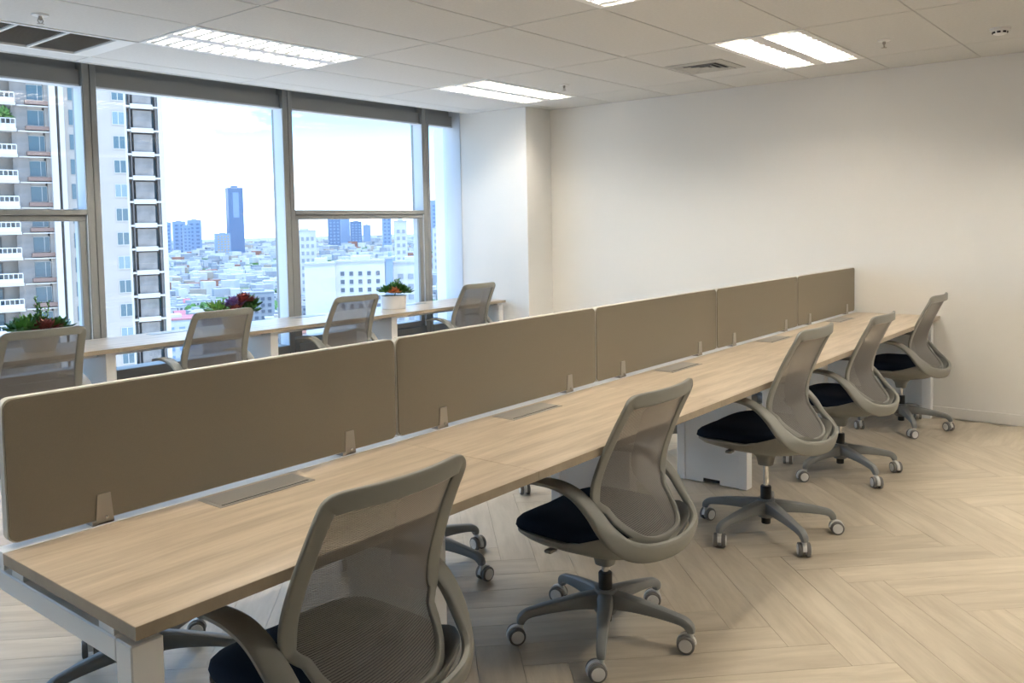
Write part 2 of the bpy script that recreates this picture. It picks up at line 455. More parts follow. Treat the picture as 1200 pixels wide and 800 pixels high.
# ------------------------------------------------------------------ ceiling fittings
def troffer_meshes():
    d = {}
    b = NB(); W, D, t = 1.2, 0.6, 0.022
    ty = 0.045; hc = 0.042
    for lo, hi in (((0.004,0.004),(W-0.004,ty)),((0.004,D-ty),(W-0.004,D-0.004)),((0.004,ty),(t,D-ty)),((W-t,ty),(W-0.004,D-ty)),((t,D/2-hc),(W-t,D/2+hc))):
        box(b, (*lo,-0.004),(*hi,0.012))
    d['frame'] = (b, louvrem)
    b = NB(); box(b, (t,t,0.10),(W-t,D-t,0.106))
    for lo, hi in (((t-0.004,t),(t,D-t)),((W-t,t),(W-t+0.004,D-t)),((t,t-0.004),(W-t,t)),((t,D-t),(W-t,D-t+0.004)),((t,D/2-0.006),(W-t,D/2+0.006))):
        box(b, (*lo,0.0),(*hi,0.106))
    d['reflector'] = (b, panm)
    b = NB(); tube(b, [(0.04,0,0),(W-0.04,0,0)], 0.013, 10)
    d['tube'] = (b, tubem)
    b = NB(); y0, y1 = 0, D/2-hc-ty          # curved cross blade: thicker at the top edge
    vs_ = [(-0.002,0.042),(0.002,0.042),(0.016,0.0),(-0.016,0.0)]
    A = [b.verts.new((x,y0,z)) for x,z in vs_]; B_ = [b.verts.new((x,y1,z)) for x,z in vs_]
    b.faces.new(A); b.faces.new(B_[::-1])
    for k in range(4): b.faces.new((A[k],B_[k],B_[(k+1)%4],A[(k+1)%4]))
    bmesh.ops.recalc_face_normals(b, faces=b.faces[:])
    d['louvre_blade'] = (b, louvrem)
    return d
TM = {}
def troffer(x, y, label, group=None):
    r = thing('ceiling_light', label, 'ceiling light', (x,y,CH), 0, group)
    def put(name, loc):
        if name not in TM:
            bm_, m_ = TD[name]; TM[name] = obj(name, bm_, m_, r, loc=loc)
        else: share(TM[name], r, loc)
    put('frame',(0,0,0)); put('reflector',(0,0,0))
    for yy in (0.1515,0.4485): put('tube',(0,yy,0.062))
    for yy in (0.045,0.342):
        for k in range(13): put('louvre_blade',(0.022+1.156*(k+0.5)/13,yy,0.0))
    return r
TD = troffer_meshes()
LL = ['louvred twin tube ceiling light above the middle of the taupe desk screens','louvred twin tube ceiling light above the bench desk beside the square air diffuser',
      'louvred twin tube ceiling light beside the long return air grille','louvred twin tube ceiling light beside the white pillar']
for (x,y), l in zip(LAMPS, LL): troffer(x, y, l)
for x,y in LAMPS_OUT: troffer(x, y, 'louvred twin tube ceiling light in the unseen part of the office', 'ceiling lights beyond the view')

g = thing('return_air_grille', 'long grey return air grille in the ceiling beside the window', 'air grille', (0.63,2.685,CH))
b = NB()
for lo, hi in (((0.004,0.004),(1.196,0.03)),((0.004,0.57),(1.196,0.596)),((0.004,0.03),(0.03,0.57)),((1.09,0.03),(1.196,0.57))): box(b,(*lo,-0.004),(*hi,0.012))
obj('frame', b, louvrem, g)
obj('back_panel', bx((0.02,0.02,0.05),(1.1,0.58,0.056)), grille_dark, g)
for k in range(1,4): obj('divider', bx((0.03+0.265*k-0.008,0.03,-0.003),(0.03+0.265*k+0.008,0.57,0.02)), louvrem, g)
sl = None
for k in range(22):
    y = 0.045+0.0245*k
    if sl is None:
        sl = obj('slat', bx((0,-0.0105,-0.001),(1.06,0.0105,0.001)), grille_m, g, loc=(0.03,y,0.010), rot=(R(28),0,0))
    else: share(sl, g, (0.03,y,0.010), (R(28),0,0))

d = thing('air_diffuser', 'square grey supply air diffuser with stepped rings in the ceiling', 'air diffuser', (4.945,0.645,CH))
def ring_sq(b, r0, r1, z0, z1, th=0.003):
    P = [(-1,-1),(1,-1),(1,1),(-1,1)]
    a = [b.verts.new((x*r0,y*r0,z0)) for x,y in P]; c = [b.verts.new((x*r1,y*r1,z1)) for x,y in P]
    a2 = [b.verts.new((x*r0,y*r0,z0+th)) for x,y in P]; c2 = [b.verts.new((x*r1,y*r1,z1+th)) for x,y in P]
    for k in range(4):
        m = (k+1)%4
        b.faces.new((a[k],a[m],c[m],c[k])); b.faces.new((a2[m],a2[k],c2[k],c2[m])); b.faces.new((a[m],a[k],a2[k],a2[m])); b.faces.new((c[k],c[m],c2[m],c2[k]))
    bmesh.ops.recalc_face_normals(b, faces=b.faces[:]); return b
obj('outer_frame', ring_sq(NB(),0.21,0.165,-0.004,-0.012), diff_m, d)
for r0,r1 in ((0.16,0.125),(0.12,0.085),(0.08,0.04)): obj('ring', ring_sq(NB(),r0,r1,-0.013,-0.001), diff_m, d)
obj('throat', bx((-0.165,-0.165,-0.0009),(0.165,0.165,-0.0003)), grille_dark, d)
obj('centre_plate', bx((-0.035,-0.035,-0.012),(0.035,0.035,-0.009)), diff_m, d)

def sprinkler(x, y, label):
    r = thing('fire_sprinkler', label, 'sprinkler', (x,y,CH))
    obj('ceiling_plate', lathe(NB(), [(0.012,0),(0.040,0),(0.038,-0.006),(0.016,-0.010),(0.012,-0.010)], 20), louvrem, r, True)
    obj('body', lathe(NB(), [(0.008,-0.008),(0.010,-0.02),(0.006,-0.028),(0.004,-0.03)], 12), clipm, r, True)
    b = NB()
    for s in (-1,1): tube(b, [(0.008*s,0,-0.018),(0.013*s,0,-0.032),(0.004*s,0,-0.046)], 0.0022, 6)
    obj('frame_arms', b, clipm, r, True)
    b = lathe(NB(), [(0.004,-0.045),(0.017,-0.0465),(0.017,-0.0485),(0.003,-0.0485)], 16); obj('deflector', b, clipm, r, True)
sprinkler(1.184,2.423,'pendent fire sprinkler beside the long return air grille')
sprinkler(4.848,1.81,'pendent fire sprinkler near the light by the pillar')
sprinkler(4.913,-0.576,'pendent fire sprinkler beside the light next to the square diffuser')
r = thing('smoke_detector', 'small round white smoke detector on the ceiling by the end wall', 'smoke detector', (5.053,-1.186,CH))
obj('base_ring', lathe(NB(), [(0.055,0),(0.055,-0.012),(0.047,-0.016)], 28), louvrem, r, True)
obj('chamber', lathe(NB(), [(0.042,-0.016),(0.036,-0.034),(0.020,-0.040),(0.0005,-0.040)], 28), louvrem, r, True)
for k in range(8):
    a = 2*math.pi*k/8
    obj('vent_slot', bx((0.033,-0.009,-0.031),(0.0412,0.009,-0.021)), slotm, r, rot=(0,0,a))

# ------------------------------------------------------------------ bench desk
DZ = 0.74; TH = 0.026; YS = -0.054
bench = thing('bench_desk', 'long oak topped bench desk with white legs running to the end wall', 'desk', (0,YS,0))
def P(name, lo, hi, m, bev=0.0, parent=bench, dy=-YS): return obj(name, bx((lo[0],lo[1]+dy,lo[2]),(hi[0],hi[1]+dy,hi[2]), bev), m, parent)
def desktop(par, x0, x1, y0, y1):
    L_, D_ = x1-x0, y1-y0
    t = obj('desktop', bx((0,0.0012,DZ-TH+0.001),(L_,D_-0.0012,DZ)), oak, par, loc=(x0,y0,0))
    obj('edge_band', bx((0.0,0,DZ-TH),(L_,0.0012,DZ-0.0006)), oak_edge, t)
    obj('edge_band', bx((0.0,D_-0.0012,DZ-TH),(L_,D_,DZ-0.0006)), oak_edge, t)
    return t
for k in range(5):
    x0, x1 = 1.2*k+0.0006, 1.2*(k+1)-0.0006
    if k == 4: x1 = 5.99
    for side in (0,1):
        y0, y1 = (-0.67+0.054,-0.079+0.054) if side == 0 else (-0.029+0.054,0.562+0.054)
        t = desktop(bench, x0, x1, y0, y1)
        if k == 0: obj('edge_band', bx((-0.0012,0,DZ-TH),(0,y1-y0,DZ-0.0006)), oak_edge, t)
P('centre_rail', (0.0,-0.0788,0.70),(5.99,-0.0295,0.7408), white_steel, 0.0005)
for y in (-0.36,0.25): P('under_beam', (0.08,y-0.02,0.675),(5.9,y+0.02,0.714), white_steel)
P('cable_tray', (0.3,-0.17,0.60),(5.8,0.06,0.605), white_steel)
for xx in (0.008,5.905):
    for yy in (-0.632,0.464): P('leg', (xx,yy,0.0),(xx+0.064,yy+0.06,0.688), white_steel, 0.003)
    P('end_beam', (xx,-0.572,0.640),(xx+0.064,0.464,0.688), white_steel, 0.003)
    for yy in (-0.56,-0.15,0.1,0.45): P('spacer', (xx+0.004,yy,0.688),(xx+0.05,yy+0.06,0.714), white_steel)
def panel_leg(par, x, y0, y1, dy, top=0.714):
    """slab leg with a post at either edge and a cable notch at the foot"""
    r_ = obj('panel_leg', NB(), white_steel, par, loc=(x,y0+dy,0)); D_ = y1-y0
    b = NB(); ym = D_*0.5
    box(b, (0.004,0.05,0.03),(0.061,D_-0.05,top)); box(b, (0.004,0.05,0.006),(0.061,ym-0.05,0.03)); box(b, (0.004,ym+0.05,0.006),(0.061,D_-0.05,0.03))
    b.to_mesh(r_.data); b.free()
    for yy in (0.0,D_-0.05):
        obj('post', bx((0,yy,0.004),(0.065,yy+0.05,top), 0.003), white_steel, r_)
    obj('cable_notch', bx((0.008,ym-0.05,0.012),(0.057,ym+0.05,0.03)), slotm, r_)
    for yy in (0.025,D_-0.025): obj('foot', lathe(NB(), [(0.018,0),(0.018,0.004)], 12), blackm, r_, loc=(0.032,yy,0))
for x in (1.2,2.4,3.6,4.8): panel_leg(bench, x-0.035, -0.263, 0.155, -YS)
for k in range(5):
    bxx = thing('power_box', '', '') if False else None
    x0, x1 = 1.2*k+0.465, 1.2*k+0.765
    for side, ys_ in ((0,(-0.205,-0.098)),(1,(-0.010,0.097))):
        q = P('power_box', (x0,ys_[0],DZ-0.04),(x1,ys_[1],DZ+0.0015), boxm)
        for lo, hi in (((0.0,0.012),(1,0.016)),):
            yl = ys_[0]+0.012 if side == 0 else ys_[1]-0.016
            obj('lid_slot', bx((x0+0.012,yl-YS,DZ+0.0012),(x1-0.012,yl+0.005-YS,DZ+0.0019)), slotm, q)
            yb = ys_[0]+0.020 if side == 0 else ys_[0]+0.004
            obj('lid', bx((x0+0.010,yb-YS,DZ+0.001),(x1-0.010,yb+0.083-YS,DZ+0.0032), 0.0008), boxm, q)

# screens with clips
def rounded_rect(x0, x1, z0, z1, r, n=6):
    pts = []
    for cx, cz, a0 in ((x1-r,z0+r,-90),(x1-r,z1-r,0),(x0+r,z1-r,90),(x0+r,z0+r,180)):
        for k in range(n+1):
            a = R(a0+90*k/n); pts.append((cx+r*math.cos(a), cz+r*math.sin(a)))
    return pts
def plate_y(bm, poly, y0, y1):
    A = [bm.verts.new((x,y0,z)) for x,z in poly]; B_ = [bm.verts.new((x,y1,z)) for x,z in poly]
    bm.faces.new(A); bm.faces.new(B_[::-1]); n = len(poly)
    for k in range(n): bm.faces.new((A[k],B_[k],B_[(k+1)%n],A[(k+1)%n]))
    bmesh.ops.recalc_face_normals(bm, faces=bm.faces[:]); return bm
ORD = ['taupe fabric desk screen at the open end of the bench','second taupe fabric desk screen from the open bench end','middle taupe fabric desk screen of the row of five',
       'fourth taupe fabric desk screen, next to the one touching the end wall','taupe fabric desk screen touching the white end wall']
SM = {}
for k in range(5):
    x0 = 0.0156+1.2*k; Lk = 1.1935 if k < 4 else 1.172
    s = thing('desk_screen', ORD[k], 'desk screen', (x0,YS,DZ), 0, 'taupe desk screens on the bench')
    def put(name, mk, mat, loc=(0,0,0), smooth=False, key=None):
        key = key or name
        if key not in SM: SM[key] = obj(name, mk(), mat, s, smooth, loc=loc); return SM[key]
        return share(SM[key], s, loc)
    z0, z1 = 0.0105, 0.342
    kk = f'{k==4}'
    put('edge_trim', lambda: plate_y(NB(), rounded_rect(0,Lk,z0,z1,0.022), -0.0125, 0.0125), trim_pale, key='t'+kk)
    put('fabric_pad', lambda: plate_y(NB(), rounded_rect(0.003,Lk-0.003,z0+0.003,z1-0.003,0.020), -0.0165, -0.0125), taupe, key='f'+kk)
    put('fabric_pad', lambda: plate_y(NB(), rounded_rect(0.003,Lk-0.003,z0+0.003,z1-0.003,0.020), 0.0125, 0.0165), taupe, key='g'+kk)
    def clip_mesh():
        b = NB()
        for y0_, y1_ in ((-0.0205,-0.0168),(0.0168,0.0205)):
            plate_y(b, [(-0.022,0.0016),(0.022,0.0016),(0.016,0.075),(-0.016,0.075)], y0_, y1_)
        box(b, (-0.022,-0.0205,0.0016),(0.022,0.0205,0.006))
        box(b, (-0.032,-0.022,0.0016),(-0.020,0.022,0.012))
        return b
    for cx in (0.216,1.19-0.20):
        c_ = put('clip', clip_mesh, clipm, (cx,0,0))
        def screw():
            b = lathe(NB(), [(0.0045,-0.0205),(0.0045,-0.0225),(0.003,-0.0232)], 12, axis='Y'); bmesh.ops.translate(b, verts=b.verts[:], vec=(0.004,0,0.016)); return b
        if 'screw' not in SM: SM['screw'] = obj('screw', screw(), chrome, c_, True)
        else: share(SM['screw'], c_)

# ------------------------------------------------------------------ window desk
wd = thing('window_desk', 'long oak topped desk with white legs along the windows', 'desk', (-1.2,3.06,0))
def PW_(name, lo, hi, m, bev=0.0): return obj(name, bx((lo[0]+1.2,lo[1]-3.06,lo[2]),(hi[0]+1.2,hi[1]-3.06,hi[2]), bev), m, wd)
wx = [-1.2,0.6,1.8,3.0,4.2,5.4]
for a, b_ in ((-1.2,0.62),(0.62,1.82),(1.82,3.02),(3.02,4.22),(4.22,5.59)): desktop(wd, a+1.2+0.0006, b_+1.2-0.0006, 0.0, 0.60)
for x in (0.63,1.79,2.99,4.18): panel_leg(wd, x+1.2-0.03, 0.05, 0.50, 0.0)
for xx in (5.50,-1.19):
    for yy in (3.07,3.56): PW_('leg', (xx,yy,0.0),(xx+0.06,yy+0.06,0.645), white_steel, 0.003)
    PW_('end_beam', (xx,3.07,0.645),(xx+0.06,3.62,0.694), white_steel, 0.003)
    for yy in (3.09,3.54): PW_('spacer', (xx+0.004,yy,0.694),(xx+0.05,yy+0.06,0.714), white_steel)
for yy in (3.25,3.5): PW_('under_beam', (-1.1,yy-0.02,0.675),(5.5,yy+0.02,0.714), white_steel)
for xx in (0.0,1.2,2.4,3.6,4.8):
    q = PW_('power_box', (xx-0.12,3.50,DZ-0.04),(xx+0.18,3.60,DZ+0.0015), boxm)
    obj('lid_slot', bx((xx-0.11+1.2,3.512-3.06,DZ+0.0012),(xx+0.17+1.2,3.517-3.06,DZ+0.0019)), slotm, q)

# ------------------------------------------------------------------ office chairs (facing local +Y)
BACK = [(0.38,-0.262),(0.41,-0.250),(0.44,-0.228),(0.47,-0.200),(0.50,-0.172),(0.53,-0.153),(0.56,-0.146),(0.60,-0.150),(0.65,-0.163),(0.71,-0.186),(0.77,-0.211),(0.83,-0.240),(0.87,-0.261),(0.895,-0.276)]
BACK = [(z, sum(interp(BACK, z+dz) for dz in (-.03,-.015,0,.015,.03))/5) for z in [0.38+0.0103*k for k in range(51)]]
def back_y(x, z): return interp(BACK, z)+0.9*x*x
HALF = [(0.0,0.408),(0.07,0.412),(0.12,0.427),(0.155,0.455),(0.176,0.485),(0.184,0.508),(0.190,0.522),(0.206,0.536),(0.217,0.556),(0.218,0.61),(0.214,0.68),(0.208,0.76),(0.204,0.82),(0.201,0.862),(0.193,0.882),(0.165,0.889),(0.09,0.890),(0.0,0.890)]
def superel(a, bf, br, n, cnt):
    out = []
    for k in range(cnt):
        t = 2*math.pi*k/cnt; c, s = math.cos(t), math.sin(t)
        b_ = bf if s >= 0 else br
        out.append((a*math.copysign(abs(c)**(2/n),c), b_*math.copysign(abs(s)**(2/n),s)))
    return out
def loft(bm, rings, cap0=True, cap1=True):
    V = [[bm.verts.new(p) for p in r_] for r_ in rings]; n = len(V[0])
    for A, B_ in zip(V, V[1:]):
        for k in range(n): bm.faces.new((A[k],A[(k+1)%n],B_[(k+1)%n],B_[k]))
    if cap0: bm.faces.new(V[0][::-1])
    if cap1: bm.faces.new(V[-1])
    bmesh.ops.recalc_face_normals(bm, faces=bm.faces[:]); return bm
def chair_meshes():
    D_ = {}
    # seat cushion
    base = superel(0.243,0.290,0.195,3.5,48); rings = []
    for sc, z in ((0.90,0.396),(0.985,0.404),(1.0,0.420),(0.985,0.438),(0.93,0.452),(0.80,0.460),(0.5,0.462),(0.15,0.461)):
        rings.append([(x*sc, y*sc, z-0.030*max(0,(y*sc-0.12)/0.15)**2*(1 if z > 0.41 else 0.6)-0.010*(1-abs(x*sc)/0.236)*(z > 0.445)) for x,y in base])
    D_['seat_cushion'] = (loft(NB(), rings), navy, True)
    # shell under the seat
    base = superel(0.258,0.286,0.272,2.9,48); rings = []
    def rise(x, y): return 0.05*min(1,max(0,(-y-0.02)/0.14))*min(1,abs(x)/0.16)
    for sc, z, f in ((0.88,0.400,0),(1.0,0.402,1.0),(1.0,0.392,0.85),(0.92,0.372,0.4),(0.70,0.348,0),(0.42,0.330,0),(0.22,0.315,0),(0.145,0.292,0),(0.115,0.255,0)):
        rings.append([(x*sc, y*sc+(0.0 if sc > 0.5 else 0.0), z+f*rise(x*sc,y*sc)-0.018*max(0,(y*sc-0.12)/0.15)**2*(1 if sc > .8 else 0)) for x,y in base])
    D_['seat_shell'] = (loft(NB(), rings), frame_grey, True)
    # arm loop: left arm, round the back, right arm
    L_ = [((-0.258,0.180,0.585),(1,0,0),0.054,0.016),((-0.261,0.10,0.598),(1,0,0),0.060,0.019),((-0.264,0.01,0.600),(1,0,0.05),0.062,0.021),((-0.265,-0.065,0.580),(1,0,0.1),0.060,0.023),
          ((-0.262,-0.125,0.533),(1,-0.05,0.25),0.060,0.026),((-0.253,-0.172,0.475),(0.9,-0.2,0.45),0.062,0.028),((-0.222,-0.222,0.425),(0.55,-0.35,0.8),0.064,0.028),((-0.145,-0.266,0.398),(0.15,-0.3,1),0.064,0.026),((0,-0.288,0.388),(0,-0.28,1),0.064,0.024)]
    def mirror_dirs(Ls):
        full = list(Ls)
        for p,d_,a,t in Ls[:-1][::-1]: full.append(((-p[0],p[1],p[2]),(-d_[0],d_[1],d_[2]),a,t))
        return full
    full = mirror_dirs(L_)
    pts = catmull([f[0] for f in full], 5); dirs = catmull([f[1] for f in full], 5)
    ws = [v.x for v in catmull([(f[2],0,0) for f in full], 5)]; ts = [v.x for v in catmull([(f[3],0,0) for f in full], 5)]
    ws[0] *= 0.6; ts[0] *= 0.6; ws[-1] *= 0.6; ts[-1] *= 0.6
    D_['arm_loop'] = (sweep(NB(), pts, dirs, ws, ts, n=14, power=3.5), frame_grey, True)
    # backrest frame
    H3 = [Vector((x,back_y(x,z),z)) for x,z in HALF]
    loop = H3[1:-1]+[H3[-1]]+[Vector((-p.x,p.y,p.z)) for p in H3[1:-1][::-1]]+[H3[0]]
    cpts = catmull(loop, 5, True)
    cen = Vector((0,0,0.65))
    dirs = []
    m = len(cpts)
    for i, p in enumerate(cpts):
        t = (cpts[(i+1)%m]-cpts[(i-1)%m]).normalized(); nrm = Vector((0,1,0)); dirs.append(nrm.cross(t))
    ins = [p + dd.normalized()*0.0 for p, dd in zip(cpts, dirs)]
    wf = [0.046 if p.z > 0.555 else 0.026 for p in cpts]
    for _ in range(4): wf = [(wf[i-1]+wf[i]+wf[(i+1)%m])/3 for i in range(m)]
    tf = [0.015 for p in cpts]
    D_['back_frame'] = (sweep(NB(), ins, dirs, wf, tf, closed=True, n=16, power=5.0), frame_grey, True)
    # net: follows the frame's own centre line
    rows = 22; colsn = 12; b = NB(); grid = []
    right = sorted([(p.z, p.x) for p in cpts if p.x >= -1e-6])
    for i in range(rows+1):
        z = 0.412+(0.886-0.412)*i/rows; wv = max(0.02, interp(right, z)-0.004)
        grid.append([b.verts.new((wv*(2*j/colsn-1), back_y(wv*(2*j/colsn-1), z)+0.004, z)) for j in range(colsn+1)])
    for i in range(rows):
        for j in range(colsn): b.faces.new((grid[i][j],grid[i][j+1],grid[i+1][j+1],grid[i+1][j]))
    D_['net_back'] = (b, netm, True)
    b = NB(); tube(b, [(-0.06,0.06,0.352),(-0.17,0.075,0.352),(-0.20,0.08,0.350)], 0.005, 8); box(b, (-0.232,0.066,0.344),(-0.19,0.094,0.356), 0.004, 2)
    D_['height_lever'] = (b, frame_grey, True)
    D_['gas_piston'] = (lathe(NB(), [(0.0125,0.10),(0.0125,0.30)], 18), chrome, True)
    D_['column_sleeve'] = (lathe(NB(), [(0.020,0.050),(0.021,0.054),(0.021,0.160),(0.0245,0.164),(0.0245,0.222),(0.022,0.226)], 22), blackm, True)
    D_['base_hub'] = (lathe(NB(), [(0.036,0.082),(0.041,0.090),(0.041,0.160),(0.037,0.168),(0.026,0.168)], 26), base_grey, True)
    pp = catmull([(0.030,0,0.130),(0.10,0,0.128),(0.19,0,0.118),(0.255,0,0.107),(0.285,0,0.099),(0.302,0,0.084),(0.306,0,0.068)], 3)
    wl = [v.x for v in catmull([(0.058,0,0),(0.050,0,0),(0.041,0,0),(0.035,0,0),(0.034,0,0),(0.032,0,0),(0.026,0,0)], 3)]
    tl = [v.x for v in catmull([(0.066,0,0),(0.052,0,0),(0.040,0,0),(0.034,0,0),(0.033,0,0),(0.032,0,0),(0.026,0,0)], 3)]
    D_['base_leg'] = (sweep(NB(), pp, [Vector((0,1,0))]*len(pp), wl, tl, n=12, power=3.5), base_grey, True)
    # caster: hood, stem, twin wheels
    b = NB(); lathe(b, [(0.009,0.030),(0.009,0.072)], 12)
    hood = []
    for k in range(13):
        a = R(-20+200*k/12); hood.append((0.016+0.0335*math.cos(a), 0.030+0.0335*math.sin(a)))
    hood += [(0.016+0.012*math.cos(R(180-200*k/4)), 0.030+0.012*math.sin(R(180-200*k/4))) for k in range(5)]
    A = [b.verts.new((x,-0.008,z)) for x,z in hood]; B_ = [b.verts.new((x,0.008,z)) for x,z in hood]
    b.faces.new(A); b.faces.new(B_[::-1])
    for k in range(len(hood)): b.faces.new((A[k],B_[k],B_[(k+1)%len(hood)],A[(k+1)%len(hood)]))
    bmesh.ops.recalc_face_normals(b, faces=b.faces[:])
    D_['caster'] = (b, caster_white, True)
    def wheel(): 
        b = lathe(NB(), [(0.021,-0.009),(0.0275,-0.0085),(0.030,-0.006),(0.030,0.006),(0.0275,0.0085),(0.021,0.009)], 26, axis='Y'); return b
    D_['wheel'] = (wheel(), caster_grey, True)
    D_['wheel_disc'] = (lathe(NB(), [(0.0215,-0.0102),(0.0225,-0.009),(0.0225,0.009),(0.0215,0.0102)], 24, axis='Y'), caster_white, True)
    return D_
CM = chair_meshes(); CO = {}
def chair(x, y, rz, h, base_ang, label, group, seed):
    rnd = random.Random(seed)
    root = thing('office_chair', label, 'chair', (x,y,0), R(rz), group)
    def put(name, par, loc=(0,0,0), rot=(0,0,0)):
        if name not in CO:
            b, m, sm = CM[name]; CO[name] = obj(name, b, m, par, sm, loc=loc, rot=rot); return CO[name]
        return share(CO[name], par, loc, rot)
    for n_ in ('seat_cushion','seat_shell','arm_loop','back_frame','net_back','height_lever','gas_piston'): put(n_, root, (0,0,h))
    put('column_sleeve', root); put('base_hub', root)
    for k in range(5):
        a = R(base_ang-rz+72*k)
        put('base_leg', root, (0,0,0), (0,0,a))
        ca = R(123)+rnd.uniform(-0.45,0.45)-R(rz) if seed in (0,1) else rnd.uniform(0, 6.283)
        c_ = put('caster', root, (0.306*math.cos(a),0.306*math.sin(a),0), (0,0,ca))
        for s in (-1,1):
            put('wheel', c_, (0.016,s*0.0175,0.030)); put('wheel_disc', c_, (0.016,s*0.0178,0.030))
    return root
GN, GF, GWN = 'chairs on the aisle side of the bench','chairs on the window side of the bench','chairs at the window desk'
NEAR = [(0.553,-0.545,0,0.0,40,'grey net-back office chair with navy seat at the open end of the bench'),
        (1.757,-0.53,0,0.0,66,'grey net-back office chair, second from the open bench end, aisle side'),
        (3.03,-0.59,0,0.07,18,'grey net-back office chair raised higher than its neighbours, middle of the aisle side'),
        (4.22,-0.54,0,0.015,18,'grey net-back office chair, second from the end wall, aisle side'),
        (5.525,-0.53,0,0.025,66,'grey net-back office chair closest to the end wall, aisle side')]
for i, (x,y,rz,h,ba,l) in enumerate(NEAR): chair(x,y,rz,h,ba,l,GN,i)
FAR = [(0.615,0.48,180,0.0,28.6,'grey office chair tucked behind the screens at the open bench end, window side'),
       (1.79,0.425,180,0.0,63.3,'grey office chair behind the second screen from the open bench end, window side'),
       (3.03,0.45,180,0.0,55,'grey office chair behind the middle screen, window side of the bench'),
       (4.20,0.45,180,0.0,20,'grey office chair behind the fourth screen, window side of the bench'),
       (5.35,0.45,180,0.0,33,'grey office chair behind the screen touching the end wall, window side')]
for i, (x,y,rz,h,ba,l) in enumerate(FAR): chair(x,y,rz,h,ba,l,GF,20+i)
WIN = [(1.23,2.90,0,0.035,10,'grey net-back chair at the window desk in front of the spiky green and red planter'),
       (2.36,2.98,0,0.035,40,'grey net-back chair at the window desk in front of the purple and green planter'),
       (3.56,3.08,0,0.035,25,'grey net-back chair at the window desk beside the white planter with orange leaves'),
       (4.97,3.08,0,0.035,55,'grey net-back chair at the window desk closest to the pillar')]
for i, (x,y,rz,h,ba,l) in enumerate(WIN): chair(x,y,rz,h,ba,l,GWN,40+i)

# ------------------------------------------------------------------ planters
def leaf(bm, base, direction, length, width, thick):
    d_ = Vector(direction).normalized(); up = Vector((0,0,1)); s_ = d_.cross(up)
    if s_.length < 1e-3: s_ = Vector((1,0,0))
    s_.normalize(); n_ = s_.cross(d_)
    B0 = Vector(base); v = bm.verts.new
    a = v(B0); mid = B0+d_*length*0.6
    l, r_ = v(mid-s_*width/2+n_*thick*0.5), v(mid+s_*width/2+n_*thick*0.5); t, u_ = v(mid+n_*thick*0.4), v(mid-n_*thick)
    tip = v(B0+d_*length+n_*length*0.10)
    for f in ((a,l,t),(a,t,r_),(l,tip,t),(t,tip,r_),(a,u_,l),(a,r_,u_),(l,u_,tip),(u_,r_,tip)): bm.faces.new(f)
def rosette(c, rad, n, rnd, layers=4, wide=0.42, tilt0=8, tilt1=78):
    b = NB()
    for k in range(layers):
        f = k/(layers-1); m = max(4, int(n*(1-0.45*f)))
        for i in range(m):
            a = 2*math.pi*(i+0.5*(k%2))/m+rnd.uniform(-.15,.15); el = R(tilt0+(tilt1-tilt0)*f+rnd.uniform(-6,6))
            ln = rad*(1-0.35*f)*rnd.uniform(.85,1.1)
            leaf(b, c, (math.cos(a)*math.cos(el),math.sin(a)*math.cos(el),math.sin(el)), ln, ln*wide, ln*0.10)
    bmesh.ops.recalc_face_normals(b, faces=b.faces[:])
    return b
def planter(x, y, label, r0, r1, h, spec, seed):
    rnd = random.Random(seed)
    t = thing('planter', label, 'plant pot', (x,y,DZ), rnd.uniform(0,6))
    t.rotation_euler = (0,0,0)
    obj('pot', lathe(NB(), [(r0*0.96,0.0),(r0,0.004),(r1*0.995,h-0.006),(r1,h),(r1-0.008,h),(r1-0.010,h-0.02),(0.001,h-0.021)], 40), pot_m, t, True)
    obj('soil', lathe(NB(), [(r1-0.012,h-0.030),(r1-0.012,h-0.018),(0.001,h-0.012)], 32), soil_m, t, True)
    for name, m, (px,py,pz), rad, n, layers, wide in spec:
        if name == 'sprig':
            b = NB()
            for q in range(n):
                a = rnd.uniform(0,6.28); top = Vector((px+0.05*math.cos(a),py+0.05*math.sin(a),h+rad*rnd.uniform(.7,1.0))); bot = Vector((px*0.7,py*0.7,h-0.015))
                tube(b, [bot,(bot+top)/2+Vector((0.01,0,0)),top], 0.003, 5)
                for k in range(14):
                    f = 0.25+0.75*k/14; a2 = k*2.4; leaf(b, bot.lerp(top,f), (math.cos(a2),math.sin(a2),0.8), 0.035*(1.25-f*0.6), 0.012, 0.004)
            bmesh.ops.recalc_face_normals(b, faces=b.faces[:])
            obj('sprig', b, m, t)
        else:
            obj(name, rosette((px,py,h+pz), rad, n, rnd, layers, wide), m, t)
planter(1.49,3.38,'white planter of green and red succulents with upright sprigs on the window desk',0.085,0.115,0.10,[
    ('rosette',leaf_g,(-0.10,-0.01,0.03),0.13,11,5,0.5),('rosette',leaf_g,(0.10,-0.02,0.03),0.11,11,5,0.55),('rosette',leaf_r,(0.015,-0.07,0.03),0.11,11,5,0.4),
    ('rosette',leaf_l,(-0.03,0.06,0.05),0.12,10,4,0.4),('rosette',leaf_g,(0.02,0.03,0.06),0.09,9,4,0.5),('sprig',leaf_l,(0.03,0.02,0),0.24,3,0,0),('sprig',leaf_g,(-0.03,0.02,0),0.22,2,0,0)], 3)
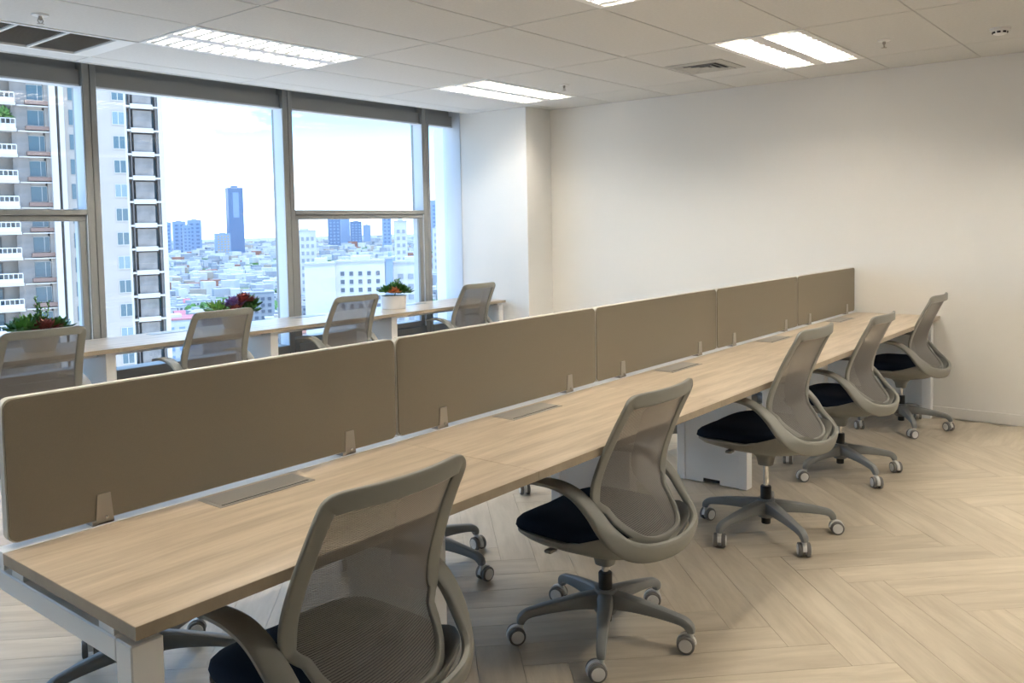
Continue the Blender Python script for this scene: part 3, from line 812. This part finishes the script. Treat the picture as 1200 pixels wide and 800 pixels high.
planter(2.86,3.38,'white planter of purple, red and bright green succulents on the window desk',0.085,0.115,0.10,[
    ('rosette',leaf_p,(-0.05,-0.04,0.07),0.10,11,5,0.5),('rosette',leaf_r,(0.04,-0.04,0.09),0.10,11,5,0.6),('rosette',leaf_g,(0.12,0.02,0.05),0.12,12,5,0.45),
    ('rosette',leaf_l,(-0.13,0.02,0.03),0.13,12,4,0.3),('rosette',leaf_r,(-0.05,-0.07,0.03),0.09,10,4,0.45),('rosette',leaf_g,(0.08,-0.06,0.02),0.10,10,4,0.4),('sprig',leaf_g,(0.10,0.02,0),0.14,2,0,0)], 4)
planter(4.47,3.42,'white cylindrical planter with green bush and orange leaves on the window desk',0.105,0.115,0.115,[
    ('rosette',leaf_g,(0.03,0.0,0.03),0.13,14,5,0.45),('rosette',leaf_g,(-0.06,0.02,0.03),0.10,12,5,0.5),('rosette',leaf_o,(-0.045,-0.06,0.03),0.075,10,4,0.55),
    ('rosette',leaf_g,(0.08,-0.03,0.02),0.11,12,5,0.5),('rosette',leaf_l,(0.03,0.03,0.06),0.09,10,4,0.4),('sprig',leaf_g,(0.02,0.01,0),0.16,3,0,0)], 5)

# ------------------------------------------------------------------ outside: the apartment tower
GZ = -70.0
tag(obj('ground', bx((-3000,120,GZ-2),(7000,7000,GZ)), c_ground), 'pale ground of the city far below', kind='structure')
TA = R(-14)
tw = thing('apartment_tower', 'cream apartment tower with balconies and window columns outside the window', 'building', (46.55,97.16,GZ), TA)
FH = 2.80; ZC = 14.81-2.45-GZ        # height above ground of a storey's reference line
def TB(name, lo, hi, m, par=tw): return obj(name, bx(lo, hi), m, par)
# local axes: x along the facade, -y toward the office, z up from the ground
TOPZ = 100.0
TB('core_wall', (-30,1.6,0),(7.3,16,TOPZ), t_cream)
TB('pier', (-4.9,-0.6,0),(-4.25,1.6,TOPZ), t_white); TB('pier', (-3.9,-0.2,0),(-3.4,1.6,TOPZ), t_white)
TB('wall_face', (-3.4,0.9,0),(-1.2,1.6,TOPZ), t_cream)
TB('wall_face', (-1.2,0.0,0),(2.95,1.6,TOPZ), t_cream)
TB('wall_face', (6.75,0.0,0),(7.3,1.6,TOPZ), t_white)
TB('wall_face', (2.95,0.0,0),(3.2,1.6,TOPZ), t_white)
TB('wall_face', (-5.25,0.5,0),(-4.9,1.6,TOPZ), t_cream)
TP = {}
def tput(name, key, lo, hi, m, par, loc):
    if key not in TP: TP[key] = obj(name, bx(lo,hi), m, par, loc=loc); return TP[key]
    return share(TP[key], par, loc)
def railing(key, W, loc, par):
    if key not in TP:
        b = NB(); box(b,(0,-0.04,1.0),(W,0.04,1.1)); box(b,(0,-0.03,0.0),(W,0.03,0.09)); box(b,(0,-0.015,0.1),(W,0.015,0.5))
        n_ = int(W/0.45)
        for k in range(n_+1): box(b,(W*k/n_-0.035,-0.035,0),(W*k/n_+0.035,0.035,1.02))
        TP[key] = obj('railing', b, t_rail, par, loc=loc); return
    share(TP[key], par, loc)
for f in range(-14, 10):
    zr = 84.81+f*FH                       # centre of the right-hand window on this storey
    if zr > TOPZ-1 or zr < 40: continue
    # right block: two-light window and balcony bay
    wn = tput('window','rw',(0,-0.05,0),(1.35,0.05,1.55), t_white, tw, (1.62,-0.02,zr-0.78))
    gm = (t_glass if (f*7)%3 else t_glass2)
    for kx in (0.06,0.72): tput('pane',f'rp{gm.name}',(0,-0.02,0),(0.57,0.02,1.40), gm, wn, (kx,-0.05,0.08))
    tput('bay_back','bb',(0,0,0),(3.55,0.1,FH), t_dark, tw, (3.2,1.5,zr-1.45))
    tput('bay_slab','bs',(0,0,0),(3.60,1.6,0.22), t_white, tw, (3.17,-0.05,zr-1.42))
    tput('bay_screen','bsc',(0,0,0),(2.1,0.12,2.3), t_grey, tw, (4.0,0.35,zr-1.2))
    tput('bay_parapet','bp',(0,0,0),(2.5,0.15,0.55), t_white, tw, (3.65,-0.12,zr-1.55))
    for kx in (3.3,6.2): 
        tput('bay_window','bw',(0,-0.03,0),(0.42,0.03,1.9), t_glass, tw, (kx,1.46,zr-0.95))
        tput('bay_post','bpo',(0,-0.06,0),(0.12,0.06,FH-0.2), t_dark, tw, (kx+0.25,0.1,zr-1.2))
    # narrow recessed window column
    wn = tput('window','nw',(0,-0.05,0),(1.05,0.05,1.7), t_glass, tw, (-2.75,0.86,zr-0.95))
    # left block: window with brown ledge, grey wall, balcony
    zl = zr-0.75
    wn = tput('window','lw',(0,-0.05,0),(1.75,0.05,1.75), t_white, tw, (-7.05,0.62,zl-0.55))
    tput('pane','lp1',(0,-0.02,0),(1.12,0.02,1.62), t_glass, wn, (0.05,-0.05,0.06))
    tput('pane','lp2',(0,-0.02,0),(0.46,0.02,1.62), t_glass, wn, (1.24,-0.05,0.06))
    tput('ledge','le',(0,0,0),(2.3,0.8,0.42), t_brown, tw, (-7.2,-0.1,zl-1.05))
    tput('ledge_cap','lc',(0,0,0),(3.4,0.9,0.12), t_white, tw, (-8.0,-0.15,zl-1.30))
    tput('panel','gp',(0,0,0),(1.6,0.2,FH), t_grey, tw, (-8.55,0.4,zl-1.2))
    tput('wall_face','lwf',(0,0,0),(1.5,0.2,FH), t_cream, tw, (-6.95,0.7,zl-1.2))
    tput('balcony_slab','bl',(0,0,0),(5.2,2.0,0.30), t_white, tw, (-13.4,-0.9,zl-1.35))
    railing('rl', 5.0, (-13.3,-0.85,zl-1.05), tw)
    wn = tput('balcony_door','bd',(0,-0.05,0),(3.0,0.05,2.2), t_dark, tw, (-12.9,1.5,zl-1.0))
    for kx in (0.1,1.55): tput('pane','bdp',(0,-0.02,0),(1.3,0.02,2.0), t_glass, wn, (kx,-0.06,0.08))
b = NB(); rr = random.Random(9)
for k in range(70):
    a, e_ = rr.uniform(0,6.28), rr.uniform(-0.3,1.3); leaf(b, (0,0,0), (math.cos(a)*math.cos(e_),math.sin(a)*math.cos(e_),math.sin(e_)), rr.uniform(.7,1.3), 0.45, 0.08)
bmesh.ops.recalc_face_normals(b, faces=b.faces[:])
obj('balcony_plant', b, c_tree, tw, loc=(-9.3,-0.4,84.81-0.4))

# ------------------------------------------------------------------ outside: the city
def at(az, dist): return (CAM.x+dist*math.cos(R(az)), CAM.y+dist*math.sin(R(az)))
def windows_grid(bm, W, H, D_, nx, nz, fw=0.55, fh=0.5, z0=0.0, margin=0.06, depth=0.25, face='front'):
    cw = W*(1-2*margin)/nx; chh = (H-z0)*0.94/nz
    for i in range(nx):
        for j in range(nz):
            x = -W/2+W*margin+cw*(i+0.5-fw/2); z = z0+chh*(j+0.5-fh/2)
            box(bm, (x,-D_/2-depth,z),(x+cw*fw,-D_/2+0.1,z+chh*fh))
SITES = []
def building(name, label, az, dist, W, D_, H, wallmat, rot=0, nx=0, nz=0, winmat=None, roofmat=None, group=None, single=False, z0=0, fw=.55, fh=.5):
    if dist >= 1400:      # skyline towers stand well beyond the low city
        dist, W, D_, H = dist*1.8, W*1.8, D_*1.8, 70+(H-70)*1.8; z0 *= 1.5
    x, y = at(az, dist)
    SITES.append((x,y))
    t = thing(name, label, 'building', (x,y,GZ), R(az-90+rot), group)
    obj('body', bx((-W/2,-D_/2,0),(W/2,D_/2,H)), wallmat, t)
    ro = obj('roof', bx((-W/2-0.3,-D_/2-0.3,H),(W/2+0.3,D_/2+0.3,H+max(0.6,H*0.012))), roofmat or c_roof, t)
    obj('plant_room', bx((-W*0.2,-D_*0.2,H),(W*0.2,D_*0.25,H+max(2.0,H*0.04))), wallmat, ro)
    if nx and single:
        wm = None; cw = W*0.90/nx; chh = (H-z0)*0.95/nz
        for i in range(nx):
            for j in range(nz):
                loc = (-W/2+W*0.05+cw*(i+0.5-fw/2), -D_/2-0.2, z0+chh*(j+0.5-fh/2))
                if wm is None: wm = obj('window', bx((0,0,0),(cw*fw,0.4,chh*fh)), winmat or c_win, t, loc=loc)
                else: share(wm, t, loc)
    elif nx:
        b = NB(); windows_grid(b, W, H, D_, nx, nz, fw, fh, z0); tag(obj('windows', b, winmat or c_win, t), kind='stuff')
    return t
# the white block in the middle distance
building('office_block','broad white block with rows of small square windows in the middle distance',49.0,330,18,16,59,c_white,-4,5,16,c_win,single=True,z0=8,fw=0.42,fh=0.5)
building('office_block','plain white block joined to the left of the windowed white block',51.6,328,11,15,58.5,c_white,-4)
building('office_block','slim blue glazed stair block on the windowed white block',47.13,331,2.6,16,60,c_glass_haze2,-4)
building('office_block','white block with thin window bands right of the blue stair block',45.7,336,13,16,58,c_white,-4,3,12,c_grey,z0=8)
building('office_block','white low block with grey windows below the pink roof',61.0,420,26,18,32,c_white,6,5,7,c_glass_haze2,c_pink)
building('office_block','lilac grey flats with dark window columns behind the window desk',58.3,470,22,18,30,c_grey,-8,5,7,c_win)
building('office_block','pale grey flats in front of the green treetops',55.6,560,18,14,33,c_grey,5,4,8,c_win)
building('office_block','tan flats with grey roof in the mid city',54.3,500,16,14,22,c_tan,3,4,5,c_win)
# towers on the skyline
building('glass_tower','tall dark blue glass tower standing alone on the skyline',56.85,1500,24,22,141,c_glass_haze,12,1,1,c_glass_haze2,z0=70,fw=0.45,fh=0.85)
building('glass_tower','shorter yellow netted tower under construction beside the tall blue tower',57.65,1430,22,20,67,c_glass_haze2,8,4,8,c_yellow)
for i,(az,wd_,h_) in enumerate(((60.95,16,88),(60.2,22,90),(59.75,14,82),(59.3,24,92))):
    building('glass_tower','pale blue tower in the far cluster next to the apartment tower',az,1650+70*(i%2),wd_,18,h_,c_glass_haze2,5,2,8,c_glass_haze,group='far cluster by the apartment tower')
for i,(az,wd_,h_) in enumerate(((50.7,26,112),(50.0,20,108),(49.3,24,98),(48.6,16,90))):
    building('glass_tower','blue tower in the far cluster seen through the split window',az,1900+80*(i%2),wd_,20,h_-12,c_glass_haze if i%2==0 else c_glass_haze2,4,3,9,c_glass_haze2,group='far cluster in the split window')
building('glass_tower','slim pale blue tower right of the far blue cluster',47.3,1500,15,15,92,c_glass_haze2,4,2,9,c_glass_haze)
building('glass_tower','cream slab tower left of the far blue cluster',52.6,900,22,14,70,c_white,4,4,9,c_grey)
building('glass_tower','slim white tower rising over the mid city by the narrow pane',46.4,640,9,9,76,c_white,4,2,14,c_grey)
building('glass_tower','tall blue tower in the narrow pane by the pillar',43.9,1400,24,20,113,c_glass_haze2,4,3,12,c_glass_haze)
building('glass_tower','second blue tower with pointed top in the narrow pane',43.15,1500,20,20,98,c_glass_haze,4,3,10,c_glass_haze2)
building('glass_tower','low white tower before the blue towers in the narrow pane',44.0,1100,11,11,70,c_white,4,2,8,c_grey)
# trees between the houses
def crown(seed):
    r_ = random.Random(seed); b = NB()
    for k in range(9):
        a, q = r_.uniform(0,6.28), r_.uniform(0,1)
        bmesh.ops.create_icosphere(b, subdivisions=2, radius=r_.uniform(1.8,3.0), matrix=Matrix.Translation((3.0*q*math.cos(a),3.0*q*math.sin(a),6+r_.uniform(-1.2,2.0))))
    for v in b.verts: v.co += Vector((r_.uniform(-.3,.3),r_.uniform(-.3,.3),r_.uniform(-.3,.3)))
    return b
TR = [None]*3; tree_xy = []
rnd = random.Random(33)
for k in range(150):
    if k < 60: az, dd = rnd.uniform(54.5,58.8), rnd.uniform(690,760)
    elif k < 105: az, dd = rnd.uniform(57.0,59.8), rnd.uniform(415,450)
    else: az, dd = rnd.uniform(42,61), rnd.uniform(350,800)
    x, y = at(az, dd); q = k%3
    if any((x-a)**2+(y-b_)**2 < 11**2 for a,b_ in tree_xy) or any((x-a)**2+(y-b_)**2 < 20**2 for a,b_ in SITES): continue
    tree_xy.append((x,y))
    if TR[q] is None:
        t = thing('city_tree','green treetop between the city rooftops','tree',(x,y,GZ),0,'trees between the city buildings'); TR[q] = t
        obj('crown', crown(q), c_tree, t); b = NB(); tube(b, [(0,0,0),(0.1,0,3),(0,0.1,6)], 0.35, 7); obj('trunk', b, t_brown, t)
    else:
        t = TR[q].copy(); col.objects.link(t); t.location = (x,y,GZ)
        for ch in TR[q].children: share(ch, t)
    s_ = rnd.uniform(0.85,1.15); t.scale = (s_,s_,s_*1.15); t.rotation_euler = (0,0,rnd.uniform(0,6))
# low houses: single objects near by, one mesh far away
HV = []
rnd = random.Random(21)
def house_variant(W, D_, H, wm, rm, gable):
    lab = f"{wm.name[5:]} {'pitched' if gable else 'flat'} roofed city building with {rm.name.replace('city_','').replace('_roof','')} roof, {'low' if H < 9 else 'mid height' if H < 12 else 'taller'}, {W} metres wide"
    lab = lab.split(', ')[0]+', '+lab.split(', ')[1]+' and '+('narrow' if W < 15 else 'middling' if W < 20 else 'broad')
    t = thing('low_building', lab, 'building', (0,0,GZ), 0, lab.split(', ')[0]+'s')
    obj('body', bx((-W/2,-D_/2,0),(W/2,D_/2,H)), wm, t)
    b = NB()
    if gable:
        v = [b.verts.new(p) for p in ((-W/2-.4,-D_/2-.5,H),(W/2+.4,-D_/2-.5,H),(W/2+.4,D_/2+.5,H),(-W/2-.4,D_/2+.5,H),(-W/2-.4,0,H+D_*0.28),(W/2+.4,0,H+D_*0.28))]
        for f in ((0,1,5,4),(2,3,4,5),(0,4,3),(1,2,5),(3,2,1,0)): b.faces.new([v[q] for q in f])
        bmesh.ops.recalc_face_normals(b, faces=b.faces[:])
    else:
        box(b, (-W/2-.2,-D_/2-.2,H),(W/2+.2,D_/2+.2,H+.5)); box(b, (-W*.25,-D_*.2,H+.5),(W*.1,D_*.25,H+2.6))
    obj('roof', b, rm, t)
    b = NB(); windows_grid(b, W, H, D_, max(2,int(W/3.5)), max(1,int(H/3.2)), 0.5, 0.45)
    tag(obj('windows', b, c_win, t), kind='stuff')
    return t
for (W,D_,H,wm,rm,gb) in ((11,8,6,c_white,c_red,True),(13,10,9,c_white,c_roof,False),(10,9,8,c_tan,c_roof,False),(16,11,7,c_grey,c_blue,True),(12,10,12,c_white,c_roof,False),(18,12,8,c_white,c_pink,True),(11,11,15,c_grey,c_roof,False),(14,9,6,c_white,c_grey,True),(10,10,10,c_grey,c_roof,False)):
    HV.append([(W,D_,H,wm,rm,gb), None])
placed = []; tries = 0
while len(placed) < 285 and tries < 20000:
    tries += 1
    az = rnd.uniform(42.0, 62.5); dd = (360**2+(830**2-360**2)*rnd.random())**0.5
    x, y = at(az, dd)
    if any((x-a)**2+(y-b_)**2 < 26**2 for a,b_ in SITES) or any((x-a)**2+(y-b_)**2 < 15.5**2 for a,b_ in placed) or any((x-a)**2+(y-b_)**2 < 13**2 for a,b_ in tree_xy): continue
    if 44.5 < az < 52.5 and dd < 400: continue
    placed.append((x,y))
    v = HV[rnd.choice((0,1,1,2,3,4,4,5,6,7,8,8))] if rnd.random() < .9 else HV[1]
    rz = R(az-90+rnd.choice((0,0,8,-12,25,-30))+rnd.uniform(-4,4))
    if v[1] is None:
        v[1] = house_variant(*v[0]); o = v[1]
    else:
        o = v[1].copy(); col.objects.link(o)
        for ch in v[1].children: share(ch, o)
    o.location = (x,y,GZ); o.rotation_euler = (0,0,rz)
far_m = (c_white, c_grey, c_roof, c_tan, c_red, c_tree)
b = NB()
for k in range(6800):
    mi = rnd.choices(range(6), (1300,700,700,260,170,330))[0]
    if k < 2800: dd = (800**2+(1500**2-800**2)*rnd.random())**0.5
    else: dd = 1450+3800*rnd.random()**1.3
    az = rnd.uniform(37,70); x, y = at(az, dd)
    if any((x-a)**2+(y-b_)**2 < 42**2 for a,b_ in SITES) or (dd < 860 and 41.5 < az < 63): continue
    g_ = 1.0 if k < 2800 else 1.0+(dd-1450)/1800
    W, D_, H = rnd.uniform(8,19)*g_, rnd.uniform(8,15)*g_, rnd.choice((6,6,7,8,9,9,11,13,17))*rnd.uniform(.85,1.15)*(1+max(0,dd-1500)/9000)
    if mi == 5: W, D_, H = W*1.4, D_*1.2, rnd.uniform(5,8)
    th = R(az-90+rnd.uniform(-30,30)); c_, s_ = math.cos(th), math.sin(th)
    vv = [b.verts.new((x+c_*ax*W/2-s_*ay*D_/2, y+s_*ax*W/2+c_*ay*D_/2, GZ+zz*H)) for zz in (0,1) for ax,ay in ((-1,-1),(1,-1),(1,1),(-1,1))]
    for q in ((4,5,6,7),(0,1,5,4),(1,2,6,5),(2,3,7,6),(3,0,4,7)):
        b.faces.new([vv[t_] for t_ in q]).material_index = mi
dr = tag(obj('distant_rooftops', b, far_m[0]), 'distant low pale buildings spreading to the horizon', 'buildings', kind='stuff')
for m_ in far_m[1:]: dr.data.materials.append(m_)
